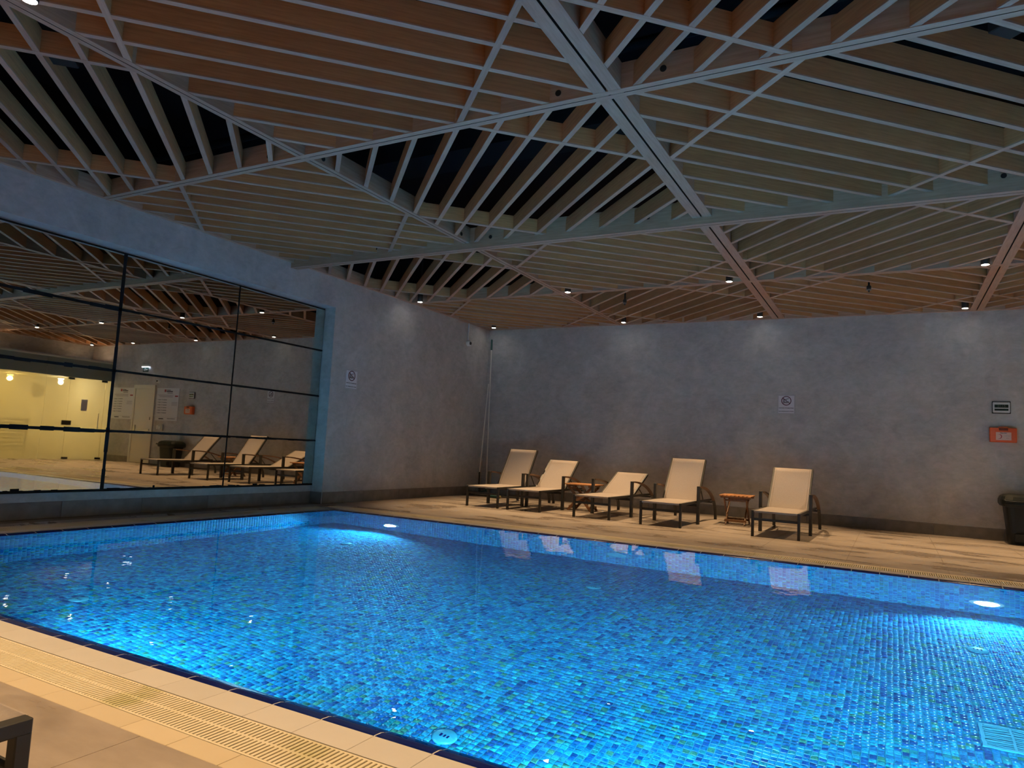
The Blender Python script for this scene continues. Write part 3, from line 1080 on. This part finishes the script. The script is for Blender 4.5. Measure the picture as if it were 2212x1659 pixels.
def make_lounger(label, ang, loc, rz, tone=0):
    o = thing('sun_lounger', label, 'sun lounger', loc, rz, 'metal sun loungers with fabric slings')
    for s in (-1, 1):
        MB().cbox(s * (W2 - 0.018) - 0.018, s * (W2 - 0.018) + 0.018, 0.0, 0.036, 0, 0.33, 0.003).build('leg', 'dark_bronze', o)
        MB().cbox(s * (W2 - 0.018) - 0.018, s * (W2 - 0.018) + 0.018, 0.0, 2.0, 0.326, 0.362, 0.003).build('side_rail', 'dark_bronze', o)
        MB().cbox(s * 0.352 - 0.022, s * 0.352 + 0.022, 0.865, 0.925, 0, 0.585, 0.003).build('arm_post', 'dark_bronze', o)
        MB().cbox(s * 0.352 - 0.0235, s * 0.352 + 0.0235, 0.863, 0.927, 0.585, 0.597, 0.003).build('post_cap', 'dark_bronze', o)
        MB().tube([(s * 0.352, arc(t)[1], arc(t)[2] + 0.0) for t in [0.03 + 0.98 * q / 12 for q in range(13)]], 0, flat=(0.048, 0.026)).build('armrest', 'arm_wood', o)
        MB().tube([(s * 0.352, arc(t)[1], arc(t)[2]) for t in [1.0 + (PI / 2 - 1.0) * q / 8 for q in range(9)]], 0, flat=(0.044, 0.034)).build('rear_leg', 'dark_bronze', o)
    MB().tube([(-W2 + 0.03, 0.012, 0.344), (W2 - 0.03, 0.012, 0.344)], 0.011, n=8).build('front_rail', 'dark_bronze', o)
    MB().cbox(-W2 + 0.03, W2 - 0.03, 0.010, 0.036, 0.222, 0.256, 0.003).build('stretcher', 'dark_bronze', o)
    MB().cbox(-0.335, 0.335, 0.88, 0.91, 0.29, 0.318, 0.003).build('stretcher', 'dark_bronze', o)
    MB().cbox(-0.335, 0.335, 1.93, 1.96, 0.29, 0.318, 0.003).build('stretcher', 'dark_bronze', o)
    # sling seat, sagging a little, wrapped over the front rail
    yh, zh = 1.13, 0.357
    g = MB()
    nx, ny = 8, 14
    pts = []
    for q in range(ny + 1):
        y = -0.004 + (yh + 0.01) * q / ny
        for p in range(nx + 1):
            x = -W2 + 0.034 + (2 * W2 - 0.068) * p / nx
            sag = 0.012 * math.sin(PI * p / nx) * min(1, 6 * (1 - q / ny), 6 * q / ny)
            pts.append((x, y, 0.358 - sag))
    n1 = len(pts)
    pts += [(x, y, z - 0.005) for x, y, z in pts]
    fs = []
    for q in range(ny):
        for p in range(nx):
            a = q * (nx + 1) + p
            fs.append((a, a + 1, a + nx + 2, a + nx + 1))
            fs.append((n1 + a, n1 + a + nx + 1, n1 + a + nx + 2, n1 + a + 1))
    for p in range(nx):
        fs.append((p, p + n1, p + 1 + n1, p + 1))
        b = ny * (nx + 1) + p
        fs.append((b, b + 1, b + 1 + n1, b + n1))
    for q in range(ny):
        a, b = q * (nx + 1), q * (nx + 1) + nx
        fs.append((a, a + nx + 1, a + nx + 1 + n1, a + n1))
        fs.append((b, b + n1, b + nx + 1 + n1, b + nx + 1))
    g.add(pts, fs, 0, True)
    g.box(-W2 + 0.037, W2 - 0.037, -0.006, -0.001, 0.335, 0.358)
    g.build('seat', 'sling', o)
    # backrest
    ca, sa = math.cos(ang), math.sin(ang)
    Mb = Matrix(((1, 0, 0, 0), (0, ca, -sa, yh), (0, sa, ca, zh), (0, 0, 0, 1)))
    BL = 0.82
    bk = MB()
    bw = W2 - 0.048
    nx, ny = 8, 10
    pts = []
    for q in range(ny + 1):
        for p in range(nx + 1):
            sag = 0.014 * math.sin(PI * p / nx) * min(1, 5 * (1 - q / ny), 5 * q / ny + 0.3)
            pts.append(Mb @ Vector((-bw + 2 * bw * p / nx, BL * q / ny, 0.004 - sag)))
    n1 = len(pts)
    nrm = Vector((0, -sa, ca))
    pts += [q - nrm * 0.006 for q in pts]
    fs = []
    for q in range(ny):
        for p in range(nx):
            a = q * (nx + 1) + p
            fs.append((a, a + 1, a + nx + 2, a + nx + 1))
            fs.append((n1 + a, n1 + a + nx + 1, n1 + a + nx + 2, n1 + a + 1))
    b = ny * (nx + 1)
    for p in range(nx):
        fs.append((b + p, b + p + 1, b + p + 1 + n1, b + p + n1))
    bk.add(pts, fs, 0, True)
    back = bk.build('backrest', 'sling', o)
    for s in (-1, 1):
        MB().box(s * (bw - 0.024) - 0.0025, s * (bw - 0.024) + 0.0025, 0.02, BL - 0.01, 0.002, 0.0055, 0, Mb).build('seam', 'sling_hem', back)
    for s in (-1, 1):
        MB().cbox(s * (bw + 0.012) - 0.015, s * (bw + 0.012) + 0.015, 0, BL + 0.006, -0.038, 0.003, 0.003, 0, Mb).build('back_rail', 'dark_bronze', o)
    MB().cbox(-bw, bw, BL - 0.03, BL, -0.036, -0.006, 0.003, 0, Mb).build('top_rail', 'dark_bronze', o)
    # prop that holds the back up, and the hoop under the seat
    top = Mb @ Vector((0, 0.36, -0.03))
    for s in (-1, 1):
        MB().tube([(s * 0.25, top.y, top.z), (s * 0.25, min(1.86, top.y + 0.30), 0.325)], 0.009, n=6).build('prop', 'dark_bronze', o)
    MB().tube([(-0.29, 1.05, 0.32), (-0.285, 1.12, 0.272), (-0.26, 1.22, 0.262), (0.26, 1.22, 0.262), (0.285, 1.12, 0.272), (0.29, 1.05, 0.32)], 0.010, n=6).build('hoop', 'dark_bronze', o)
    return o


R = math.radians
make_lounger('sun lounger nearest the corner poles, its backrest raised highest', R(55), (-6.27, 10.60, 0), R(2))
make_lounger('sun lounger with half-raised back between the corner lounger and a folding table', R(38), (-5.47, 10.62, 0), R(2))
make_lounger('sun lounger with the lowest backrest, right of the first folding table', R(25.5), (-4.20, 10.52, 0), R(-1))
make_lounger('sun lounger with upright back left of the free-standing folding table', R(54), (-3.045, 10.40, 0), R(0))
make_lounger('sun lounger at the right end of the row, nearest the camera', R(47), (-1.405, 10.33, 0), R(-1))
make_lounger('sun lounger at the lower left, only a dark frame corner showing', R(35), (-2.09, 0.985, 0), PI)


# ================================================================== FOLDING TABLES
def make_table(label, loc, rz):
    o = thing('folding_table', label, 'table', loc, rz, 'slatted wooden folding tables')
    n = 8
    w = 0.50 / n
    sl = MB().cbox(-w / 2 + 0.005, w / 2 - 0.005, -0.30, 0.30, 0.455, 0.475, 0.003).mesh('slat', 'teak')
    for i in range(n):
        link('slat', sl, o, (-0.25 + w * (i + 0.5), 0, 0))
    for y in (-0.21, 0.21):
        MB().cbox(-0.235, 0.235, y - 0.022, y + 0.022, 0.425, 0.455, 0.003).build('cleat', 'teak_dark', o)
    for s, xs in ((-1, (-0.172, 0.172)), (1, (-0.146, 0.146))):
        for x in xs:
            MB().tube([(x, s * 0.23, 0.425), (x, s * 0.08, 0.27), (x, -s * 0.08, 0.16), (x, -s * 0.22, 0.0)], 0, flat=(0.022, 0.042)).build('leg', 'teak_dark', o)
        MB().cbox(-0.17, 0.17, -s * 0.19 - 0.013, -s * 0.19 + 0.013, 0.045, 0.085, 0.003).build('foot_rail', 'teak_dark', o)
        MB().cbox(-0.17, 0.17, s * 0.19 - 0.012, s * 0.19 + 0.012, 0.375, 0.405, 0.003).build('top_rail', 'teak_dark', o)
    return o


make_table('wooden folding table squeezed between the second and third loungers', (-4.88, 11.82, 0), PI / 2)
make_table('free-standing wooden folding table left of the right-hand lounger', (-2.23, 12.02, 0), R(3))

# ================================================================== NOTICES
def make_sign(label, loc, rz, w, h):
    """diving ban notice, face towards local -y"""
    o = thing('warning_sign', label, 'sign', loc, rz, 'no diving notices')
    MB().cbox(-w / 2, w / 2, -0.006, 0, -h / 2, h / 2, 0.002).build('plate', 'paper_edge', o)
    pp = MB().box(-w / 2 + 0.018, w / 2 - 0.018, -0.0075, -0.006, -h / 2 + 0.018, h / 2 - 0.018).build('sheet', 'paper', o)
    cz = h * 0.19
    r = w * 0.285
    MB().ring((0, -0.0076, cz), r * 0.84, r, 'y', 32).build('ban_ring', 'ban_red', o)
    Mr = Matrix.Translation((0, 0, cz)) @ Matrix.Rotation(R(40), 4, 'Y')
    fig = MB()
    fig.tube([(-r * .62, -0.0085, cz - r * .42), (-r * .25, -0.0085, cz - r * .34), (r * .1, -0.0085, cz - r * .40), (r * .55, -0.0085, cz - r * .25)], 0.013, n=6)
    fig.tube([(-r * .50, -0.0085, cz - r * .30), (-r * .50, -0.0085, cz + r * .02), (-r * .36, -0.0085, cz + r * .16)], 0.011, n=6)
    fig.tube([(-r * .36, -0.0085, cz + r * .16), (r * .1, -0.0085, cz + r * .34), (r * .50, -0.0085, cz + r * .46)], 0.007, n=6)
    fig.disc((-r * .50, -0.0095, cz + r * .26), 0.014, 'y', 12)
    fig.build('diver_figure', 'ink_grey', o)
    MB().box(-r * 0.95, r * 0.95, -0.0115, -0.0095, -r * 0.075, r * 0.075, 0, Mr).build('ban_bar', 'ban_red', o)
    text('lettering', 'HAVUZA ATLAMAYINIZ', 0.0235, 'ink', o, (0, -0.0078, -h * 0.19), (PI / 2, 0, 0), bold=0.0008)
    text('lettering', 'NO DIVING INTO POOL', 0.0235, 'ink', o, (0, -0.0078, -h * 0.365), (PI / 2, 0, 0), bold=0.0008)
    return o


make_sign('white no diving notice on the back wall between loungers', (-1.683, YB - 0.001, 2.098), 0, 0.302, 0.35)
make_sign('white no diving notice on the wall beside the mirror', (XL + 0.001, 9.033, 2.060), PI / 2, 0.302, 0.33)

# wall clock
o = thing('wall_clock', 'white digital wall clock above the orange first aid box', 'clock', (1.54, YB - 0.001, 2.10))
MB().cbox(-0.125, 0.125, -0.02, 0, -0.098, 0.098, 0.006).build('back_case', 'black_metal', o)
MB().cbox(-0.115, 0.115, -0.034, -0.018, -0.085, 0.085, 0.01).build('case', 'pale_plastic', o)
d = MB().box(-0.092, 0.092, -0.036, -0.033, -0.004, 0.046).build('display', 'lcd', o)
text('digits', '21:15', 0.050, 'lcd_digit', o, (0, -0.0365, 0.020), (PI / 2, 0, 0))
MB().box(-0.092, 0.092, -0.036, -0.033, -0.052, -0.020).build('lower_display', 'lcd', o)

# first aid box
o = thing('first_aid_box', 'orange plastic first aid case hung below the clock', 'first aid box', (1.553, YB - 0.001, 1.662))
MB().cbox(-0.178, 0.178, -0.10, 0, -0.118, 0.110, 0.010).build('case', 'orange_plastic', o)
MB().box(-0.180, 0.180, -0.053, -0.047, -0.119, 0.111).build('seam', 'orange_dark', o)
h = MB().tube([(-0.062, -0.085, 0.108), (-0.055, -0.088, 0.122), (0.055, -0.088, 0.122), (0.062, -0.085, 0.108)], 0.007, n=8).build('handle', 'orange_plastic', o)
MB().cbox(-0.058, 0.064, -0.103, -0.09, 0.066, 0.104, 0.004).build('handle_recess', 'orange_dark', o)
MB().box(-0.098, 0.104, -0.1025, -0.1005, -0.085, 0.040).build('label_sheet', 'pink_paper', o)
cr = MB()
n = 20
po, pi_ = [], []
for q in range(n + 1):
    a = R(-128) + R(256) * q / n
    po.append((-0.055 + 0.038 * math.cos(a), -0.1032, -0.028 + 0.038 * math.sin(a)))
    pi_.append((-0.062 + 0.0335 * math.cos(a) * 0.92, -0.1032, -0.028 + 0.034 * math.sin(a)))
for q in range(n):
    cr.add([po[q], po[q + 1], pi_[q + 1], pi_[q]], [(0, 1, 2, 3)])
cr.build('crescent', 'ink_red', o)
text('lettering', 'ilkyardım', 0.024, 'ink', o, (0.003, -0.1032, 0.027), (PI / 2, 0, 0), bold=0.0006)
text('lettering', 'ÇANTASI', 0.018, 'ink_grey', o, (0.052, -0.1032, -0.016), (PI / 2, 0, 0))
text('lettering', '112', 0.020, 'ink_red', o, (0.052, -0.1032, -0.056), (PI / 2, 0, 0))

# waste bin
o = thing('waste_bin', 'dark green-black lidded bin standing against the back wall', 'bin', (1.80, 13.18, 0))
bd = MB()
pr = [(0.0, 0.225, 0.19), (0.55, 0.285, 0.235), (0.575, 0.30, 0.25)]
vs = []
for z, a, b in pr:
    for i in range(24):
        t = 2 * PI * i / 24
        cxs, sns = math.cos(t), math.sin(t)
        q = 0.35
        vs.append((a * math.copysign(abs(cxs) ** q, cxs), b * math.copysign(abs(sns) ** q, sns), z))
fs = [(k * 24 + i, k * 24 + (i + 1) % 24, (k + 1) * 24 + (i + 1) % 24, (k + 1) * 24 + i) for k in range(2) for i in range(24)]
bd.add(vs, fs + [tuple(range(23, -1, -1)), tuple(range(48, 72))], 0)
bd.build('body', 'bin_body', o)
ld_ = MB()
pr = [(0.565, 0.325, 0.27), (0.60, 0.345, 0.285), (0.66, 0.345, 0.28), (0.71, 0.325, 0.25), (0.74, 0.28, 0.19), (0.75, 0.2, 0.12)]
vs = []
for z, a, b in pr:
    for i in range(24):
        t = 2 * PI * i / 24
        cxs, sns = math.cos(t), math.sin(t)
        vs.append((a * math.copysign(abs(cxs) ** 0.4, cxs), b * math.copysign(abs(sns) ** 0.4, sns), z))
m_ = len(pr)
fs = [(k * 24 + i, k * 24 + (i + 1) % 24, (k + 1) * 24 + (i + 1) % 24, (k + 1) * 24 + i) for k in range(m_ - 1) for i in range(24)]
ld_.add(vs, fs + [tuple(range(23, -1, -1)), tuple(range((m_ - 1) * 24, m_ * 24))], 0, False)
lid = ld_.build('lid', 'bin_green', o)
MB().tube([(-0.30, -0.27, 0.655), (-0.29, -0.30, 0.64), (0.29, -0.30, 0.64), (0.30, -0.27, 0.655)], 0.014, n=8).build('handle', 'bin_green', lid)
MB().box(-0.17, 0.02, -0.252, -0.19, 0.05, 0.16).build('mark', 'bin_mark', o)

# ================================================================== CORNER POLES, HOSE, CAMERA
o = thing('pool_pole', 'tall pale pole with dark head leaning in the corner, brush at foot', 'pole', (-7.72, 13.20, 0))
MB().tube([(0, 0, 0.12), (-0.21, 0.265, 3.24)], 0.0135, n=10).build('shaft', 'pole_alu', o)
MB().tube([(-0.21, 0.265, 3.22), (-0.222, 0.28, 3.46)], [0.022, 0.020], n=10).build('grip', 'teal_plastic', o)
MB().tube([(0, 0, 0.14), (0, -0.02, 0.10)], 0.016, n=8).tube([(-0.16, -0.05, 0.04), (0, -0.02, 0.11), (0.16, -0.05, 0.04)], 0.012, n=8).build('brush_yoke', 'teal_plastic', o)
MB().cbox(-0.19, 0.19, -0.09, -0.03, 0.0, 0.045, 0.01).build('brush_head', 'teal_plastic', o)
o = thing('pool_pole', 'shorter pale pole with long dark handle, left of the tall one', 'pole', (-7.80, 13.05, 0))
MB().tube([(-0.02, 0.01, 0.48), (-0.14, 0.385, 2.45)], 0.0125, n=10).build('shaft', 'pole_alu', o)
MB().tube([(-0.02, 0.01, 0.50), (-0.012, 0.0, 0.22), (0.01, -0.01, 0.02)], [0.018, 0.018, 0.014], n=10).build('grip', 'black_metal', o)
o = thing('brush_roller', 'small green roller with yellow ends on the deck in the corner', 'pool brush', (-7.22, 12.72, 0.032), 0.05)
MB().lathe([(0.03, -0.12), (0.032, -0.11), (0.032, 0.11), (0.03, 0.12)], ax='x', n=14).build('roller', 'teal_plastic', o)
MB().lathe([(0.026, 0.12), (0.022, 0.145)], ax='x', n=12).lathe([(0.022, -0.145), (0.026, -0.12)], ax='x', n=12).build('end_cap', 'yellow_plastic', o)
hp = []
for q in range(60):
    a = q / 59 * 4.2 * PI
    r_ = 0.16 + 0.012 * math.sin(a * 1.7)
    hp.append((-7.72 + r_ * math.cos(a) * 1.25 + 0.0006 * q, 12.86 + r_ * math.sin(a) * 0.8, 0.014 + 0.012 * (q / 59) * 2))
hp += [(-7.45, 12.95, 0.013), (-7.2, 13.05, 0.013), (-6.9, 13.2, 0.013)]
tag(MB().tube(hp, 0.012, n=8).build('vacuum_hose', 'black_metal'), 'thin black hose coiled on the deck in the corner', 'hose')
o = thing('security_camera', 'white security camera hung from a conduit near the corner', 'camera', (XL, 12.60, 3.24))
MB().tube([(0.02, 0, 0.06), (0.02, 0, 0.45)], 0.013, n=8).build('conduit', 'pale_plastic', o)
MB().lathe([(0.05, 0.0), (0.058, 0.01), (0.058, 0.07), (0.045, 0.085)], c=(0, 0, 0.0), ax='x', n=20).build('body', 'white_plastic', o)
MB().lathe([(0.036, 0.084), (0.032, 0.10), (0.015, 0.108)], c=(0, 0, 0), ax='x', n=16).build('lens', 'black_metal', o)

# ceiling devices
for (x, y, lab) in ((-4.03, 11.26, 'dark sprinkler head hanging below the far slats left of the wide beam'), (-0.296, 11.275, 'dark sprinkler head hanging below the far slats right of the wide beam')):
    o = thing('sprinkler', lab, 'sprinkler', (x, y, ZC - 0.03), 0, 'sprinkler heads')
    MB().tube([(0, 0, 0.0), (0, 0, ZS - ZC + 0.03)], 0.013, n=8).build('pipe', 'duct', o)
    MB().lathe([(0.012, -0.06), (0.012, -0.03), (0.032, -0.028), (0.032, 0.03), (0.018, 0.04)], n=14).build('head', 'black_metal', o)
    MB().lathe([(0.034, -0.032), (0.034, -0.022)], n=14).build('ring', 'steel', o)
for (x, y, lab) in ((0.62, 4.95, 'black box speaker fixed between the slats at the upper right'), (-5.45, 2.72, 'black box speaker fixed between the slats at the upper left')):
    o = thing('ceiling_speaker', lab, 'speaker', (x, y, ZC + 0.06), 0.78, 'black speakers above the slats')
    MB().cbox(-0.09, 0.09, -0.06, 0.06, 0.0, 0.20, 0.006).build('cabinet', 'hole', o)
    MB().ring((0, -0.062, 0.10), 0.012, 0.045, 'y', 18).build('cone', 'black_metal', o)
    MB().tube([(0, 0, 0.2), (0, 0, 0.9)], 0.01, n=6).build('bracket', 'duct', o)

# ================================================================== RIGHT END, SEEN IN THE MIRROR
# service door
o = link('door_1', None, None, (3.78, YB, 0))
tag(o, 'white service door between two wall posters', kind='structure')
MB().box(-0.52, -0.44, -0.035, 0, 0, 2.40).box(0.44, 0.52, -0.035, 0, 0, 2.40).box(-0.44, 0.44, -0.035, 0, 2.28, 2.40).build('frame', 'door_white', o)
lf = MB().cbox(-0.437, 0.437, -0.022, -0.001, 0.008, 2.277, 0.003).build('leaf', 'door_white', o)
MB().tube([(-0.36, -0.05, 1.02), (0.30, -0.05, 1.02)], 0.012, n=8).box(0.28, 0.36, -0.06, -0.02, 0.96, 1.16).box(-0.39, -0.34, -0.055, -0.02, 1.0, 1.05).build('push_bar', 'steel', lf)
MB().box(-0.38, -0.355, -0.028, -0.021, 1.33, 1.42).build('latch', 'black_metal', lf)


def poster(label, x, n_rows):
    o = thing('poster', label, 'poster', (x, YB - 0.001, 1.82), 0, 'pool rules posters by the service door')
    MB().box(-0.52, 0.52, -0.008, 0, -0.49, 0.49).build('sheet', 'paper', o)
    t = MB()
    g = MB()
    rd = MB()
    rd.box(0.08, 0.16, -0.0095, -0.008, 0.37, 0.45)
    rd.box(-0.5 + 0.02, -0.34, -0.0095, -0.008, 0.23, 0.27)
    t.box(-0.22, 0.06, -0.0095, -0.008, 0.375, 0.405).box(-0.12, 0.06, -0.0095, -0.008, 0.42, 0.44).box(-0.22, 0.02, -0.0095, -0.008, 0.335, 0.35)
    for q in range(3):
        g.box(-0.25, 0.46 - 0.05 * q, -0.0095, -0.008, 0.275 - 0.03 * q, 0.285 - 0.03 * q)
    for q in range(n_rows):
        z = 0.12 - q * 0.078
        g.box(0.02, 0.20, -0.0095, -0.008, z, z + 0.022).box(0.23, 0.26, -0.0095, -0.008, z, z + 0.03).box(0.30, 0.42, -0.0095, -0.008, z, z + 0.022).box(0.445, 0.46, -0.0095, -0.008, z, z + 0.026)
    g.box(-0.5, 0.5, -0.0095, -0.008, -0.39, -0.386)
    t.box(-0.42, -0.05, -0.0095, -0.008, -0.435, -0.42).box(0.12, 0.34, -0.0095, -0.008, -0.45, -0.42)
    for q in range(4):
        g.box(-0.47, -0.2, -0.0095, -0.008, 0.06 - q * 0.03, 0.068 - q * 0.03)
    t.build('lettering', 'ink', o)
    g.build('table_print', 'ink_grey', o)
    rd.build('emblem', 'ink_red', o)


poster('white rules poster with red emblem, between the door and the first aid box', 2.66, 6)
poster('white rules poster with red emblem, between the door and the glazed room', 4.84, 6)
o = thing('exit_sign', 'small hanging green exit sign with a bright strip light', 'exit sign', (3.80, YB - 0.03, 2.90))
MB().cbox(-0.18, 0.18, -0.05, 0.03, 0.06, 0.12, 0.006).build('housing', 'white_plastic', o)
MB().box(-0.17, 0.17, -0.045, 0.02, 0.048, 0.061).build('strip_light', 'exit_glow', o)
MB().box(-0.14, 0.14, -0.012, -0.002, -0.10, 0.048).build('panel', 'exit_green', o)
MB().add([(-0.11, -0.0135, -0.03), (-0.06, -0.0135, 0.01), (-0.06, -0.0135, -0.07)], [(0, 1, 2)]).box(-0.06, -0.02, -0.0145, -0.0125, -0.045, -0.015).box(0.0, 0.045, -0.0145, -0.0125, -0.07, 0.02).box(0.06, 0.10, -0.0145, -0.0125, -0.06, -0.03).build('pictogram', 'white_plastic', o)
o = thing('security_camera', 'white security camera on the back wall beside the service door', 'camera', (3.12, YB, 2.52))
MB().lathe([(0.06, 0.0), (0.06, -0.06), (0.045, -0.085)], ax='y', n=18).build('body', 'white_plastic', o)
MB().lathe([(0.034, -0.084), (0.02, -0.10)], ax='y', n=14).build('lens', 'black_metal', o)
o = thing('wall_phone', 'beige wall handset and sockets below the rules poster', 'wall phone', (2.78, YB, 1.12))
MB().cbox(-0.05, 0.03, -0.05, 0, -0.10, 0.10, 0.01).build('handset', 'trim_cream', o)
MB().box(0.12, 0.18, -0.012, 0, -0.05, 0.03).box(0.22, 0.28, -0.012, 0, -0.05, 0.06).build('socket', 'white_plastic', o)

# glazed room
room = structure('wall_glazed_room', MB().box(8.8, 9.0, 6.2, YB, 0, 3.06).box(GX + 0.05, 8.8, 6.2, 6.4, 0, 3.06)
                 .box(GX + 0.05, 8.8, YB - 0.02, YB, 0, 3.06).box(GX + 0.30, 8.8, 6.4, YB, 2.56, 2.60).box(GX + 0.30, 8.8, 6.4, YB, 3.0, 3.06, 1),
                 ['cream_wall', 'void'], 'warm cream walls of the lit room behind the glazed front')
structure('floor_glazed_room', MB().box(GX + 0.02, 8.8, 6.4, YB, -0.004, 0.0), 'deck_tile', 'floor of the lit room behind the glazed front')
gw = link('window_1', None, None, (GX, 0, 0))
tag(gw, 'frosted glass front of the warmly lit room', kind='structure')
gy = [6.42, 8.05, 9.75, 11.46, 12.15, 13.26, 13.50]
for a in range(6):
    MB().box(-0.006, 0.006, gy[a] + 0.004, gy[a + 1] - 0.004, 0.012, 2.485).build('pane', 'frosted_glass', gw)
for a, b in ((6.42, 9.75), (9.75, 11.46), (11.46, 13.50)):
    MB().box(-0.006, 0.006, a + 0.004, b - 0.004, 2.493, 3.05).build('transom_pane', 'painted_dim_view', gw)
MB().box(-0.03, 0.03, 6.4, 13.519, 3.05, 3.10).build('head_trim', 'trim_cream', gw)
for y, z in ((12.19, 2.46), (13.22, 2.46), (12.22, 0.05), (13.22, 0.05)):
    MB().box(-0.018, 0.018, y - 0.09, y + 0.09, z - 0.03, z + 0.03).build('clamp', 'black_metal', gw)
MB().box(-0.02, 0.02, 12.02, 12.30, 1.04, 1.18).build('lock_plate', 'black_metal', gw)
MB().tube([(-0.05, 13.10, 0.95), (-0.05, 13.10, 1.45)], 0.014, n=8).build('handle', 'steel', gw)
MB().box(-0.009, -0.007, 12.55, 12.75, 1.50, 1.85).build('notice', 'paper', gw)
o = thing('slatted_panel', 'dark slatted panel blurred behind the frosted glass', 'bench', (7.0, 11.6, 0))  # slatted panel added for a dim shape behind the glass
for q in range(9):
    MB().cbox(-0.02, 0.02, -0.55, 0.35, 0.18 + q * 0.115, 0.25 + q * 0.115, 0.004).build('slat', 'dim_panel', o)
for q in (-0.5, 0.3):
    MB().cbox(0.02, 0.06, q - 0.03, q + 0.03, 0, 1.2, 0.004).build('post', 'dim_panel', o)
o = thing('air_grille', 'dark louvred air grille high on the wall of the glazed room', 'grille', (8.798, 13.0, 1.95))
for q in range(8):
    MB().box(-0.02, 0, -0.2, 0.2, q * 0.05, q * 0.05 + 0.03).build('louvre', 'dim_panel', o)
for (x, y, z, g, e, c) in ((7.9, 11.7, 2.52, 'amber_glow', 1.0, (1.0, 0.72, 0.22)), (7.1, 12.8, 2.52, 'lamp_glow', 0.8, (1.0, 0.86, 0.6)), (7.2, 9.0, 2.52, 'amber_glow', 1.0, (1.0, 0.75, 0.28))):
    o = thing('ceiling_lamp', {11.7: 'amber round lamp glowing behind the frosted glass', 12.8: 'white round lamp behind the glass door', 9.0: 'amber round lamp deep in the glazed room'}[y], 'lamp', (x, y, z), 0, 'round lamps in the glazed room')
    MB().lathe([(0.11, 0.0), (0.11, 0.04)], n=20).build('base', 'white_plastic', o)
    MB().lathe([(0.09, 0.0), (0.07, -0.04), (0.02, -0.055)], n=20).build('globe', g, o)
    ld = bpy.data.lights.new('globe_light', 'POINT')
    ld.energy = ROOM_W * e
    ld.color = c
    ld.shadow_soft_size = 0.07
    link('globe_light', ld, o, (0, 0, -0.12))
